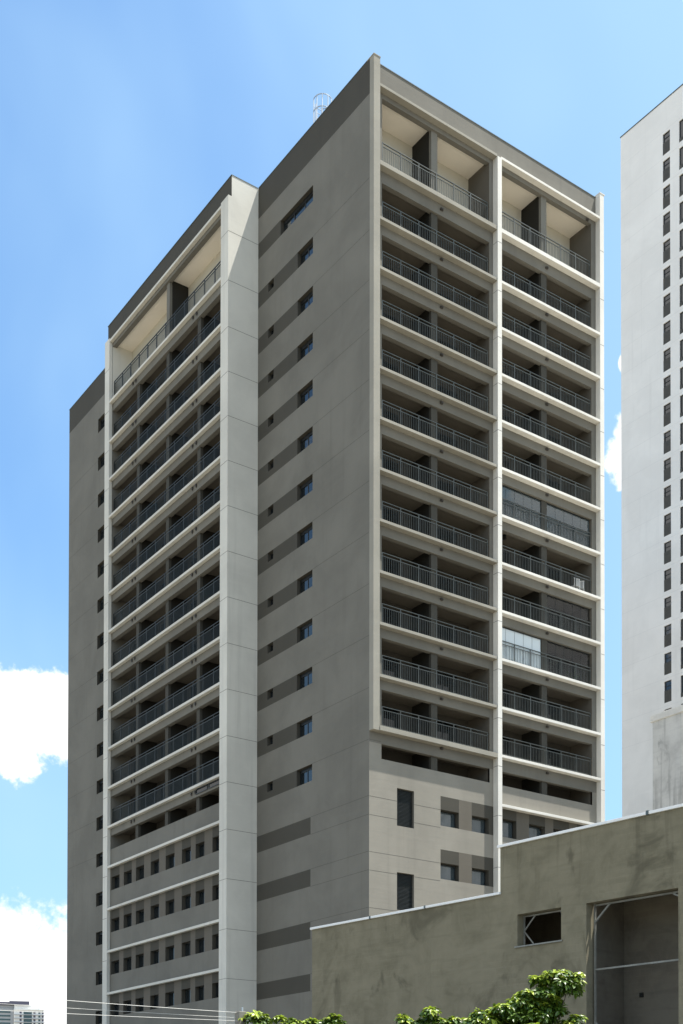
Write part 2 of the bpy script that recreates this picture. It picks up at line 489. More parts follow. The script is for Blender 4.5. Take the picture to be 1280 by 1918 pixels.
# --- street facade y = .3
fr = MB('taupe', 'taupe_dark', 'taupe_mid', 'greige', 'joint')
holes, regs = [], [(0, BX, GZ, Z[12]-.87, 3)]
for (a0, a1) in (B1, B2):
    zt = 58.33
    for k in range(1, 13):
        holes.append((a0, a1, Z[k]-.03, zt)); zt = Z[k]-(.69 if k < 12 else .87)
    holes.append((a0 if a0 < 5 else a0, a1, 21.08, 21.93, .14, 0))
low_wins, vents = [], []
for k in (13, 14, 15):
    T = Z[k]
    regs.append((5.12, 9.2, T-1.86, T-.15, 2))
    for (p, q) in ((5.12, 6.51), (7.50, 8.84)):
        regs.append((p, q if q < 8 else 9.2, T-1.86, T-.15, 1))
        holes.append((p, q, T-1.86, T-.92, .42, 1)); low_wins.append((p, q, T-1.86, T-.92))
    regs.append((9.2, 18.0, T-1.84, T-.1, 2))
    for (p, q) in ((9.80, 11.07), (12.11, 13.46), (14.17, 15.54), (16.22, 17.50)):
        regs.append((p, q, T-1.84, T-.1, 1))
        holes.append((p, q, T-1.84, T-.74, .42, 1)); low_wins.append((p, q, T-1.84, T-.74))
    vz = T-.20 if k == 13 else T-1.86
    holes.append((1.95, 3.17, T-2.32 if k == 13 else T-2.0-2.0+.02, vz, .25, 0)); vents.append((1.95, 3.17, T-2.32 if k == 13 else T-3.98, vz))
gridwall(fr, TR_, 0, BX, GZ, TOP, holes, regs, .3)
for (a0, a1, z0, z1) in low_wins:
    window(tower, TR_, a0, a1, z0, z1, .66, 1, 'glass_sky', False)
for (a0, a1, z0, z1) in vents:
    c = TR_((a0+a1)/2, .5, z0)
    v = MB('louvre')
    z = z0+.04
    while z < z1-.03:
        v.v += [(a0, .44, z), (a1, .44, z), (a1, .52, z+.055), (a0, .52, z+.055)]
        n = len(v.v); v.f.append((n-4, n-3, n-2, n-1)); v.mi.append(0)
        v.box(a0, a1, .436, .442, z-.012, z)
        z += .075
    v.box(a0, a1, .53, .54, z0, z1)
    put('louvre_vent', v, tower, c)
# --- back and far walls, roof slab
bk = MB('taupe')
bk.quad((BX, .3, GZ), (BX, BY, GZ), (BX, BY, TOP), (BX, .3, TOP))
bk.quad((0, BY, GZ), (BX, BY, GZ), (BX, BY, TOP), (0, BY, TOP))
put('rear_wall', bk, tower)
rf = MB('taupe_mid')
rf.box(.02, BX-.02, .62, BY-.02, 58.9, 59.2)
put('roof_slab', rf, tower)
pi_ = MB('taupe', 'flash')          # inner parapet and flashing
pi_.box(.2, BX-.2, .5, .52, 59.2, TOP-.03)
pi_.box(.2, .22, .52, BY-.2, 59.2, TOP-.03)
pi_.box(BX-.22, BX-.2, .52, BY-.2, 59.2, TOP-.03)
pi_.box(.45, 18.0, .275, .54, TOP, TOP+.05, 1)
pi_.box(-.025, .24, .56, VY0-.03, TOP, TOP+.045, 1)
pi_.box(-.025, .24, VY1, BY+.02, TOP, TOP+.045, 1)
put('parapet_coping', pi_, tower)

# --- projecting wing
wing = MB('wing_pale', 'taupe', 'taupe_dark', 'joint')
wing.box(-1.95, -.002, VY0, VY0+.2, GZ, TOP, 0)                # pale flank
wing.box(-1.95, -.002, VY1-.2, VY1, GZ, TOP, 0)
wing.box(-1.951, -1.75, VY0+.001, VY1-.001, 58.86, TOP, 2)      # dark parapet front
wing.box(-1.74, -.01, VY0+.21, VY1-.21, 59.0, 59.2, 1)
wc = MB('flash')
wc.box(-1.985, -1.72, VY0-.02, VY1+.02, TOP, TOP+.045)
wc.box(-1.72, -.03, VY0-.02, VY0+.24, TOP, TOP+.045)
put('wing_coping', wc, tower)
wf = MB('taupe', 'taupe_dark', 'taupe_mid')
LY0, LY1 = 13.07, 29.50
holes, regs = [], []
zt = 58.33
for k in range(1, 13):
    holes.append((LY0, LY1, Z[k]-.03, zt)); zt = Z[k]-.69
holes.append((LY0, LY1, 21.08, zt))
wl = []
LW = ((27.98, 29.36), (25.97, 27.28), (24.03, 25.31), (21.75, 23.02), (19.52, 20.79), (17.25, 18.48), (15.43, 16.60), (13.25, 14.39))
for k in (13, 14, 15, 16):
    T = Z[k]
    regs.append((LY0, LY1, T-1.77, T-.1, 2))
    for (p, q) in LW:
        regs.append((p, q, T-1.77, T-.1, 1))
        holes.append((p, q, T-1.77, T-.82, .34, 1)); wl.append((p, q, T-1.77, T-.82))
gridwall(wf, TL_, VY0+.2, VY1-.2, GZ, 58.85, holes, regs, .27)
put('wing_front_wall', wf, tower)
for i, (a0, a1, z0, z1) in enumerate(wl): window(tower, TL_, a0, a1, z0, z1, .58, 1 if i % 3 else 2, 'glass', False)
for k in (14, 15, 16):                                         # pale strips painting in a reflection at the near jamb of a few panes
    for j, hh in ((4, 1.0 if k == 15 else .5), (5, .45), (6, .9)):
        if (k, j) == (15, 5): continue
        c_ = MB('plastic'); y0_ = LW[j][0]
        c_.box(-1.70, -1.66, y0_+.01, y0_+.10, Z[k]-1.765, Z[k]-1.765+.93*hh)
        put('reflection_strip', c_, tower, (-1.68, y0_, Z[k]-1.7))
# --- pale fins
def fin(name, mb): return put(name, mb, tower, bevel=.012)
JZ = [56.59] + [Z[k]-.74 for k in range(1, 17)]
jw = .011
def joints(mb, mi, x0, x1, y0, y1, zs):
    for z in zs: mb.box(x0, x1, y0, y1, z-jw, z+jw, mi)
f_ = MB('frame_greige', 'joint'); f_.box(0, .44, -.08, .299, Z[12]-.27, TOP+.0); f_.box(-.02, .46, -.10, .56, TOP, TOP+.05); put('corner_pilaster', f_, tower)
f_ = MB('light', 'joint'); f_.box(9.2, 9.53, -.12, .299, GZ, 58.62); joints(f_, 1, 9.21, 9.52, -.123, -.116, JZ[1:]); joints(f_, 1, 9.197, 9.204, -.11, .29, JZ[1:]); put('fin', f_, tower)
f_ = MB('light', 'joint'); f_.box(18.0, 18.36, -.08, .299, GZ, TOP+.1); f_.box(17.98, 18.44, -.10, .56, TOP+.1, TOP+.15); joints(f_, 1, 18.01, 18.35, -.083, -.076, JZ); put('fin', f_, tower)
f_ = MB('wing_pale', 'joint'); f_.box(-2.2, -1.952, VY0, 13.07, GZ, 58.86); joints(f_, 1, -2.203, -2.196, VY0+.01, 13.06, JZ); put('fin', f_, tower)
f_ = MB('wing_pale', 'joint'); f_.box(-2.2, -1.952, 29.5, VY1, GZ, 58.86); joints(f_, 1, -2.203, -2.196, 29.51, VY1-.01, JZ); put('fin', f_, tower)

# --- floor ledges
def ledge(tf, a0, a1, d0, d1, T, th, mat='light'):
    mb = MB(mat)
    fbox(mb, tf, a0, a1, d0, d1, T-th, T)
    return put('balcony_ledge', mb, tower, tf((a0+a1)/2, d0, T), bevel=.01)
for k in range(0, 13):
    th = {0: .15, 12: .27, 1: .24}.get(k, .16)
    T = Z[k] + (.22 if k == 1 else 0)
    ledge(TR_, .441, 9.199, -.079 if k < 12 else -.12, .298 if k == 0 else .36, T, th, 'frame_greige')
    ledge(TR_, 9.531, 17.999, -.079, .298 if k == 0 else .36, T, .16 if k == 12 else th)
ledge(TR_, 9.531, 17.999, -.079, .298, Z[13], .16)
for k in range(0, 17): ledge(TL_, 13.071, 29.499, .02, .268 if k in (0, 13, 14, 15, 16) else .34, Z[k], .17, 'wing_pale')

# --- balcony interiors, street face
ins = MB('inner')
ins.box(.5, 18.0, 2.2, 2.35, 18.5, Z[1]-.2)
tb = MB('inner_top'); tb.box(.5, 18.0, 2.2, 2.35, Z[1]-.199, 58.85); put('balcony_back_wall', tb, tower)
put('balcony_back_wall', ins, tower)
for (x0, x1) in ((.52, .85), (8.9, 9.28), (9.40, 9.62), (17.60, 17.98)):
    e = MB('taupe_mid'); e.box(x0, x1, .304, 2.198, 19.0, 58.84); put('balcony_end_wall', e, tower, (x0, .3, 19))
for x0 in (4.52, 13.30):
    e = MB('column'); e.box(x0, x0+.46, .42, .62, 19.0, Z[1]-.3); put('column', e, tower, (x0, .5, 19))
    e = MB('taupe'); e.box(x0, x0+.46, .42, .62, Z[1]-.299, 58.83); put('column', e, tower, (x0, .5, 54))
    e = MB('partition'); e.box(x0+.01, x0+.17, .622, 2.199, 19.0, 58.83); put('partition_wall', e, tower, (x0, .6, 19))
def slab(tf, a0, a1, d0, d1, z0, z1, dbm, bz):
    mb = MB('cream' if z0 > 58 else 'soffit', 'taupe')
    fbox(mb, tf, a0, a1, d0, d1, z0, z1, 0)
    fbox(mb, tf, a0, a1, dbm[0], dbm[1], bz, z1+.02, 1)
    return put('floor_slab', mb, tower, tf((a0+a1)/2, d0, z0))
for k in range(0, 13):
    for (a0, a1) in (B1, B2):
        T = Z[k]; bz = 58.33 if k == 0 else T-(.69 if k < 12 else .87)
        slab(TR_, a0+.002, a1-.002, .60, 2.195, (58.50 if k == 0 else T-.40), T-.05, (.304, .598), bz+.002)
# --- balcony interiors, wing face
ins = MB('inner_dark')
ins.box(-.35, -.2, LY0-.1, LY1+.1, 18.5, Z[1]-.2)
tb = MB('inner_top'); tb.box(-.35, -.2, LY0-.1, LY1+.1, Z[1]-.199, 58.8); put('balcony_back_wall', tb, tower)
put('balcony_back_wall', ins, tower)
for (y0, y1) in ((LY0-.15, LY0), (LY1, LY1+.2)):
    e = MB('wing_pale'); e.box(-1.925, -.352, y0, y1, Z[1]-.3, 58.8); put('balcony_end_wall', e, tower, (-1.9, y0, 54))
    e = MB('taupe'); e.box(-1.925, -.352, y0, y1, 19.0, Z[1]-.301); put('balcony_end_wall', e, tower, (-1.9, y0, 19))
for y0 in (25.25, 20.75, 16.35):
    zt = 58.8 if y0 == 20.75 else Z[1]-.3
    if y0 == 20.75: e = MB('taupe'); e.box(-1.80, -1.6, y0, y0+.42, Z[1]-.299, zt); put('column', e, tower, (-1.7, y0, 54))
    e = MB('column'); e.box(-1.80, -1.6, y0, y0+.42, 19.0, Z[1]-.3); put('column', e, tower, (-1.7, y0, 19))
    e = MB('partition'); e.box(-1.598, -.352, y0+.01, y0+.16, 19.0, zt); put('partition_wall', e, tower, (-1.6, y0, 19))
for k in range(0, 13):
    T = Z[k]; bz = 58.33 if k == 0 else T-.69
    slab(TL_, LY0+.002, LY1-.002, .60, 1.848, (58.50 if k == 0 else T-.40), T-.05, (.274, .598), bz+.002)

# --- sliding doors on the back walls
def door_proto(tf, w, h):
    f = MB('frame')
    for (p, q, r, s) in ((0, w, 0, .06), (0, w, h-.06, h), (0, .06, .06, h-.06), (w-.06, w, .06, h-.06), (w/2-.04, w/2+.04, .06, h-.06)):
        fbox(f, tf, p, q, -.05, 0, r, s)
    o = put('sliding_door', f, None)
    g = MB('glass_black'); fbox(g, tf, .05, w-.05, -.025, -.012, .05, h-.05)
    gg = put('glass_pane', g, None); gg.parent = o
    return o
T0 = lambda a, d, z: (a, d, z)
T1 = lambda a, d, z: (d, a, z)
pR = door_proto(T0, 2.3, 2.12); pL = door_proto(T1, 2.2, 2.12)
usedR = usedL = False
for k in range(1, 13):
    for x in (1.22, 5.68, 9.98, 14.4):
        if not usedR: setloc(pR, (x, 2.199, Z[k]-.02), tower); usedR = True
        else: clone(pR, (x, 2.199, Z[k]-.02), tower)
    for y in (13.6, 18.0, 22.4, 26.7):
        if not usedL: setloc(pL, (-.351, y, Z[k]-.02), tower); usedL = True
        else: clone(pL, (-.351, y, Z[k]-.02), tower)

# --- railings
def rail_proto(tf, L, n, rm='rail'):
    posts = [L*i/n for i in range(n+1)]
    rp = 'rail' if rm == 'rail' else 'rail_mid'
    r_ = MB(rm, rp)
    for i, p in enumerate(posts): fbox(r_, tf, p-.026, p+.026, -.026, .026, 0, 1.10, 1)
    fbox(r_, tf, 0, L, -.02, .02, .915, .955, 1)
    fbox(r_, tf, 0, L, -.015, .015, .06, .09)
    for i in range(n):
        p0, p1 = posts[i], posts[i+1]
        m_ = max(1, round((p1-p0)/.125))
        for j in range(1, m_):
            x = p0+(p1-p0)*j/m_
            fbox(r_, tf, x-.010, x+.010, -.010, .010, .09, .93)
    for p in (-.04, L+.04):
        fbox(r_, tf, p-.04, p+.04, -.012, .012, .99, 1.05)
    o = put('railing', r_, None)
    h = MB(rp); fbox(h, tf, -.02, L+.02, -.03, .03, 1.10, 1.14)
    hh = put('handrail', h, None); hh.parent = o
    return o
rA = rail_proto(T0, 7.86, 6); rL = rail_proto(T1, 16.3, 12, 'rail_dark')
uA = uL = False
for k in range(1, 13):
    for x in (.95, 9.70):
        w = (x, .40, Z[k]+(.58 if k == 1 else .16))
        if not uA: setloc(rA, w, tower); uA = True
        else: clone(rA, w, tower)
    w = (-1.80, 13.15, Z[k]+(.40 if k == 1 else .16))
    if not uL: setloc(rL, w, tower); uL = True
    else: clone(rL, w, tower)
# curb under the railings
for k in range(1, 13):
    cb = MB('light')
    cb.box(.86, 8.89, .361, .5, Z[k]-.04, Z[k]+.14); cb.box(9.63, 17.59, .361, .5, Z[k]-.04, Z[k]+.14)
    cb.box(-1.858, -1.72, LY0+.01, LY1-.01, Z[k]-.04, Z[k]+.14)
    put('balcony_kerb', cb, tower, (9, .4, Z[k]))

# --- drain spouts under the ledges
sp = MB('spout'); sp.box(-.09, .09, -.10, 0, -.10, .02); sp.box(-.05, .05, -.16, -.10, -.08, -.01)
spo = put('drain_spout', sp, None)
spl = MB('spout'); spl.box(-.10, 0, -.06, .06, -.12, .02); spl.box(-.06, -.03, -.035, .035, -.2, -.12)
splo = put('drain_spout', spl, None)
first = [True, True]
for k in range(1, 13):
    for x in (5.16, 13.62):
        w = (x, .299, Z[k]-.31)
        if first[0]: setloc(spo, w, tower); first[0] = False
        else: clone(spo, w, tower)
    for y in (16.62, 17.12, 25.56, 26.02):
        w = (-1.931, y, Z[k]-.30)
        if first[1]: setloc(splo, w, tower); first[1] = False
        else: clone(splo, w, tower)
clone(spo, (17.2, .299, Z[0]-.32), tower)

# --- panel joints belong to the wall meshes
zj = [Z[k]-.745 for k in range(1, 13)] + [z for k in range(13, 18) for z in (Z[k]-.93, Z[k]-1.96)]
for i, z in enumerate(zj):
    side.box(-.003, .004, .31, 5.94 if i < 12 else 6.09, z-jw, z+jw, 2)
    if i < 12: side.box(-.003, .004, 30.3, 34.6, z-jw, z+jw, 2); side.box(-.003, .004, 36.4, BY-.01, z-jw, z+jw, 2)
joints(wing, 3, -2.19, -.004, VY0-.003, VY0+.004, JZ)
for z in [z for k in (13, 14, 15) for z in (Z[k]-.95, Z[k]-1.98)] + [22.03]:
    x1 = .84 if z > 22 else (1.94 if z > Z[13]-2.3 and z < Z[13] or z < Z[14]-1.8 and z > Z[14]-4 else 5.11)
    fr.box(.01, x1, .297, .304, z-jw, z+jw, 4)
    if z < 22 and x1 < 5: fr.box(3.18, 5.11, .297, .304, z-jw, z+jw, 4)
for k in (13, 14):
    for x in (6.51, 7.5): fr.box(x-.008, x+.008, .297, .304, Z[k]-1.84, Z[k]-.16, 4)
put('side_wall', side, tower); put('street_wall', fr, tower); put('wing_wall', wing, tower)

# --- strip panes in the beam of the wing above the terrace
for (y0, y1) in ((15.0, 16.52), (13.3, 14.86)):
    window(tower, TL_, y0, y1, 22.24, 22.58, .245, 1, 'glass_black', False)

# --- glazed-in balconies on the street face
def enclosure(x0, x1, k, gl, n, blind=None):
    T = Z[k]; z0 = T+.15; z1 = Z[k-1]-.69
    f = MB('frame')
    f.box(x0, x1, .46, .52, z1-.07, z1-.002); f.box(x0, x1, .46, .52, z0, z0+.05)
    g = MB(gl)
    for i in range(n):
        p = x0+(x1-x0)*i/n; q = x0+(x1-x0)*(i+1)/n
        g.box(p+.008, q-.008, .484, .494, z0+.05, z1-.07)
        f.box(q-.006, q+.006, .478, .50, z0+.05, z1-.07)
    o = put('balcony_glazing', f, tower, (x0, .5, z0))
    put('glass_panel', g, o, (x0, .5, z0))
    if blind:
        b_ = MB('plastic')
        for i in range(n):
            p = x0+(x1-x0)*i/n; q = x0+(x1-x0)*(i+1)/n
            b_.box(p+.02, q-.02, .52, .525, z0+.3, z1-.09)
        put('roller_blind', b_, o, (x0, .5, z0))
def clearglass(name, c, al=.35, tc=.8):
    mt = bpy.data.materials.new(name); mt.use_nodes = True
    t = mt.node_tree; b = t.nodes['Principled BSDF']
    b.inputs['Base Color'].default_value = (*c, 1); b.inputs['Roughness'].default_value = .02; b.inputs['IOR'].default_value = 1.9
    tr = N(t, 'ShaderNodeBsdfTransparent'); tr.inputs[0].default_value = (tc, tc, tc, 1)
    mx = N(t, 'ShaderNodeMixShader'); mx.inputs[0].default_value = al
    t.links.new(tr.outputs[0], mx.inputs[1]); t.links.new(b.outputs[0], mx.inputs[2])
    t.links.new(mx.outputs[0], t.nodes['Material Output'].inputs['Surface'])
    return mt
M['glass_clear'] = clearglass('clear_balcony_glass', (.10, .13, .14), al=.55, tc=.85)  # base lifted to paint in a pale reflection
M['glass_reflect'] = clearglass('reflection_tinted_glass', (.72, .82, .86), al=.6, tc=.98)  # whitish base puts the bright sky reflection into the pane colour
M['glass_thin'] = clearglass('thin_balcony_glass', (.03, .035, .035), al=.16, tc=.92)
enclosure(9.63, 13.28, 7, 'glass_clear', 5)
enclosure(13.80, 17.55, 7, 'glass_clear', 5)
enclosure(13.80, 17.55, 9, 'glass_thin', 5)
enclosure(9.63, 13.28, 10, 'glass_reflect', 5, True)
enclosure(13.80, 17.55, 10, 'glass_thin', 5)

# ------------------------------------------------------------------ things kept on balconies
def chair(name, x, y, z, rz, label, group):
    t = thing(name, label, 'chair', (x, y, z), group); t.rotation_euler = (0, 0, rz)
    s_ = MB('plastic'); s_.box(-.24, .24, -.22, .22, .42, .45)
    o = bpy.data.objects.new('seat', s_.mesh('seat')); COL.objects.link(o); o.parent = t
    b_ = MB('plastic')
    for i in range(5): b_.box(-.22+.1*i, -.16+.1*i, .20, .225, .45, .84)
    b_.box(-.24, .26, .198, .23, .84, .90)
    o = bpy.data.objects.new('backrest', b_.mesh('backrest')); COL.objects.link(o); o.parent = t
    for sx in (-.21, .21):
        for sy in (-.19, .19):
            l = MB('plastic'); l.bar((sx, sy, .42), (sx*1.12, sy*1.12, 0), .035)
            o = bpy.data.objects.new('leg', l.mesh('leg')); COL.objects.link(o); o.parent = t
chair('plastic_chair', 16.55, .78, Z[8]-.05+.2, R(175), 'white slatted plastic chair behind the railing of the tower balcony under the fully glazed one', None)
chair('plastic_chair', 17.12, .85, Z[8]-.05+.2, R(140), 'second white plastic chair, in the right corner of the same tower balcony', None)
def potted_palm(x, y, z):
    t = thing('potted_palm', 'small potted palm behind glass at the right end of the balcony with white blinds', 'plant', (x, y, z))
    p = MB('post'); p.tube([(x, y, z), (x, y, z+.3)], [.12, .17], 12); put('pot', p, t, (x, y, z))
    f = MB('leaf')
    rr = random.Random(3)
    for i in range(14):
        a = i*2.4; L = .75+.3*rr.random(); pts = []
        for j in range(6):
            s = j/5
            pts.append(Vector((x+math.cos(a)*L*.75*s, y+math.sin(a)*L*.42*s, z+.3+L*1.15*s-.9*L*s*s*(.5+.4*rr.random()))))
        for j in range(5):
            d = (pts[j+1]-pts[j]); w = Vector((-d.y, d.x, 0)).normalized()*.05*(1-j/6)
            f.quad(pts[j]-w, pts[j]+w, pts[j+1]+w*.8, pts[j+1]-w*.8)
    put('fronds', f, t, (x, y, z))
potted_palm(16.75, 1.0, Z[10]+.1)
lm = MB('frame'); lm.tube([(10.9, 1.2, Z[7]-.41), (10.9, 1.2, Z[7]-.62)], [.14, .16], 14)
tag(put('ceiling_lamp', lm, None, (10.9, 1.2, Z[7]-.41)), 'round dark lamp under the ceiling of the right-hand balcony two floors above the white blinds', 'lamp')

# ------------------------------------------------------------------ roof: tank house and caged ladder
th_ = MB('taupe', 'flash'); th_.box(2.4, 8.0, 8.2, 14, 59.2, 61.2); th_.box(2.35, 8.05, 8.15, 14.05, 61.2, 61.26, 1)
put('tank_house', th_, tower, (5, 11, 59.2))
lad = thing('caged_ladder', 'pale steel ladder in a round safety cage rising above the tower roof', 'ladder', (1.35, 7.0, 59.2))
cx, cy, rad_, top_ = 1.40, 7.0, .56, 63.0
cg = MB('galv')
for z in (61.2, 62.25, top_):
    prev = None
    for i in range(21):
        a = -R(235) + R(290)*i/20
        p = (cx+rad_*math.cos(a), cy+rad_*math.sin(a), z)
        if prev: cg.bar(prev, p, .035, .05)
        prev = p
for i in range(9):
    a = -R(235) + R(290)*i/8
    cg.bar((cx+rad_*math.cos(a), cy+rad_*math.sin(a), 61.0), (cx+rad_*math.cos(a), cy+rad_*math.sin(a), top_), .042)
put('safety_cage', cg, lad, (cx, cy, 59.2))
ra_ = MB('galv')
for dx in (-.22, .22): ra_.bar((cx+dx, cy+.42, 59.2), (cx+dx, cy+.42, top_), .05)
put('side_rails', ra_, lad, (cx, cy, 59.2))
ru = MB('galv'); z = 59.5
while z < top_: ru.bar((cx-.22, cy+.42, z), (cx+.22, cy+.42, z), .028); z += .3
put('rungs', ru, lad, (cx, cy, 59.2))

# ------------------------------------------------------------------ white tower block on the right
wt = thing('white_tower', 'tall white tower block with a stack of narrow dark windows, at the right edge', 'building', (70, 17, GZ))
XW, WY0, WY1, WTOP = 58.0, 0.0, 34.27, 105.0
TW_ = lambda a, d, z: (XW+d, a, z)
c1 = [101.63, 98.87, 96.11, 93.35, 90.58, 87.81, 85.03, 82.26, 79.48, 76.7, 73.91, 71.12, 68.33, 65.53, 62.73, 59.93, 57.13, 54.32, 51.51, 48.7, 45.88, 43.06, 40.24]
ww = MB('white', 'joint_pale')
holes = []; specs = []
for z in c1:
    holes.append((27.74, 28.66, z-2.16, z, .16)); specs.append((27.74, 28.66, z, .95))
    holes.append((24.60, 26.59, z-2.16, z, .16)); specs.append((24.60, 26.59, z, 1.75))
gridwall(ww, TW_, WY0, WY1, GZ, WTOP, holes, [], 0)
ww.quad((XW, WY1, GZ), (XW+24, WY1, GZ), (XW+24, WY1, WTOP), (XW, WY1, WTOP))
ww.quad((XW, WY0, GZ), (XW+24, WY0, GZ), (XW+24, WY0, WTOP), (XW, WY0, WTOP))
ww.quad((XW+24, WY0, GZ), (XW+24, WY1, GZ), (XW+24, WY1, WTOP), (XW+24, WY0, WTOP))
ww.quad((XW, WY0, WTOP), (XW+24, WY0, WTOP), (XW+24, WY1, WTOP), (XW, WY1, WTOP))
for z in c1:
    ww.box(XW-.004, XW+.004, WY0, WY1, z+.28, z+.31, 1)
put('wall', ww, wt)
cp = MB('flash'); cp.box(XW-.05, XW+.25, WY0, WY1+.05, WTOP, WTOP+.1); put('coping', cp, wt)
for (a0, a1, z, gh) in specs:
    c = TW_((a0+a1)/2, 0, z-2.16)
    f = MB('frame'); d = .12
    for (p, q, r, s) in ((a0, a1, z-gh, z-gh+.06), (a0, a1, z-.06, z), (a0, a0+.06, z-gh+.06, z-.06), (a1-.14, a1, z-gh+.06, z-.06)):
        fbox(f, TW_, p, q, d-.04, d+.04, r, s)
    if gh > 1.2: fbox(f, TW_, (a0+a1)/2-.04, (a0+a1)/2+.04, d-.04, d+.04, z-gh, z)
    else: fbox(f, TW_, a0, a1, d-.04, d+.03, z-gh*.55, z-gh*.55+.05)
    fo = put('window', f, wt, c)
    g = MB('glass'); fbox(g, TW_, a0+.02, a1-.02, d, d+.02, z-gh, z-.02); put('glass_pane', g, fo, c)
    p_ = MB('panel'); n = 10 if a1-a0 < 1.5 else 20
    zb, zt = z-2.15, z-gh-.001
    for i in range(n):
        p = a0+(a1-a0)*i/n; q = a0+(a1-a0)*(i+1)/n
        fbox(p_, TW_, p+.005, q-.02, .01, .15, zb, zt)
    fbox(p_, TW_, a0, a1, .03, .15, zb, zt)
    put('spandrel_panel', p_, fo, c)
# ------------------------------------------------------------------ distant apartment tower (lower left)
fb = thing('distant_apartment_tower', 'far pale apartment tower with a dark stepped roof, low at the left edge', 'building', (335, 975, GZ))
def fR(dx, dy): # local frame: dx to the right, dy away (metres)
    o = Vector((340.4, 959.3, 0)); r_ = Vector((math.cos(R(21.5)), -math.sin(R(21.5)), 0)); f = Vector((math.sin(R(21.5)), math.cos(R(21.5)), 0))
    return o + r_*dx + f*dy
def fbx(mb, x0, x1, y0, y1, z0, z1, mi=0):
    P_ = [fR(x0, y0), fR(x1, y0), fR(x1, y1), fR(x0, y1)]
    n = len(mb.v)
    mb.v += [(p.x, p.y, z0) for p in P_] + [(p.x, p.y, z1) for p in P_]
    for f in ((0, 3, 2, 1), (4, 5, 6, 7), (0, 1, 5, 4), (1, 2, 6, 5), (2, 3, 7, 6), (3, 0, 4, 7)): mb.f.append(tuple(n+i for i in f)); mb.mi.append(mi)
w = MB('far_white', 'far_grey')
fbx(w, 2, 26, 0, 22, GZ, 106.5, 0); fbx(w, -16, 1.5, 2, 24, GZ, 107.5, 1); fbx(w, 2, 15.5, 1, 20, 106.5, 110.5, 0); fbx(w, -12, 1.9, 3, 20, 107.5, 110.2, 1)
put('wall', w, fb)
rfm = MB('far_dark', 'far_white')
fbx(rfm, -2, 14.2, .2, 21, 110.8, 113.6, 0); fbx(rfm, -14, -2.1, 1.5, 21, 110.3, 112.8, 0); fbx(rfm, 2, 15, -.4, .0, 110.2, 110.6, 1); fbx(rfm, 1.6, 26.4, -.8, .2, 106.3, 107.0, 1)
fbx(rfm, 15.6, 23, 2, 15, 106.6, 109.2, 1)
put('roof', rfm, fb)
for i in range(14):
    z = 105.2-3.15*i
    s = MB('far_grey'); fbx(s, 1.4, 27, -1.3, -.01, z-3.3+.1, z-3.3+.6); put('balcony_slab', s, fb)
    g = MB('far_glass'); fbx(g, 9.6, 16.4, -.12, -.02, z-2.5, z-.1); put('window', g, fb)
    for x in (6.4, 17.6, 21.6, 24.4):
        g = MB('far_dark' if x != 21.6 else 'far_glass'); fbx(g, x, x+1.7, -.1, -.02, z-1.9, z-.2); put('window', g, fb)
    g = MB('far_glass'); fbx(g, -13.5, -1, 1.8, 1.99, z-1.5, z-.1); put('window', g, fb)

# ------------------------------------------------------------------ stained pale party wall between shed and white tower
sw = thing('stained_party_wall', 'pale grey wall with dark stains and a white coping, behind the cement shed at the right', 'wall', (25, -10, GZ))
XS, SY1, SY0, ST = 20.0, -2.55, -24.0, 26.05
w = MB('stained'); w.box(XS, XS+.3, SY0, SY1, GZ, ST); put('wall', w, sw, (XS, SY0, GZ))
w = MB('cap'); w.box(XS-.10, XS+.40, SY0, SY1+.14, ST-.0, ST+.42); put('coping', w, sw, (XS, SY0, ST), bevel=.02)

# ------------------------------------------------------------------ cement-rendered shed
SD = Vector((-.11457, .99341, 0)); SN = Vector((.99341, .11457, 0)); SO = Vector((-14.08, -25.68, 0))
TS_ = lambda a, d, z: tuple(SO + SD*a + SN*d + Vector((0, 0, z)))
shed = thing('cement_shed', 'unfinished bare cement building with stepped white coping, an empty window and a tall doorway', 'building', (SO.x, SO.y, GZ))
def sbox(mb, a0, a1, d0, d1, z0, z1, mi=0):
    n = len(mb.v)
    for z in (z0, z1):
        for (a, d) in ((a0, d0), (a1, d0), (a1, d1), (a0, d1)): mb.v.append(TS_(a, d, z))
    for f in ((0, 3, 2, 1), (4, 5, 6, 7), (0, 1, 5, 4), (1, 2, 6, 5), (2, 3, 7, 6), (3, 0, 4, 7)): mb.f.append(tuple(n+i for i in f)); mb.mi.append(mi)
SW = (-2.42, -.70, 6.0, 7.0); SDR = (-6.52, -3.36, GZ, 6.99)
A_END = -16.0
def sheduv(o):
    me = o.data; uv = me.uv_layers.new(name='UVMap')
    for p in me.polygons:
        for li in p.loop_indices:
            v = me.vertices[me.loops[li].vertex_index].co + o.location + Vector((shed.location if o.parent else (0, 0, 0)))
            q = v-SO
            uv.data[li].uv = (q.dot(SD) + q.dot(SN), v.z)
w = MB('render')
gridwall(w, TS_, 0, 9.2, GZ, 7.73, [], [], 0)
gridwall(w, TS_, A_END, 0, GZ, 9.22, [(SW[0], SW[1], SW[2], SW[3], .36), (SDR[0], SDR[1], SDR[2], SDR[3], .36)], [], 0)
w.quad(TS_(0, 0, 7.73), TS_(0, .36, 7.73), TS_(0, .36, 9.22), TS_(0, 0, 9.22))
w.quad(TS_(9.2, 0, GZ), TS_(9.2, 14, GZ), TS_(9.2, 14, 7.73), TS_(9.2, 0, 7.73))
w.quad(TS_(0, .36, GZ), TS_(9.2, .36, GZ), TS_(9.2, .36, 7.73), TS_(0, .36, 7.73))
w.quad(TS_(A_END, 0, GZ), TS_(A_END, .36, GZ), TS_(A_END, .36, 9.22), TS_(A_END, 0, 9.22))
o = put('wall', w, shed); sheduv(o)
w = MB('render_in')
sbox(w, -6.9, -3.0, 2.4, 2.6, GZ, 8.6)                       # wall seen through the doorway
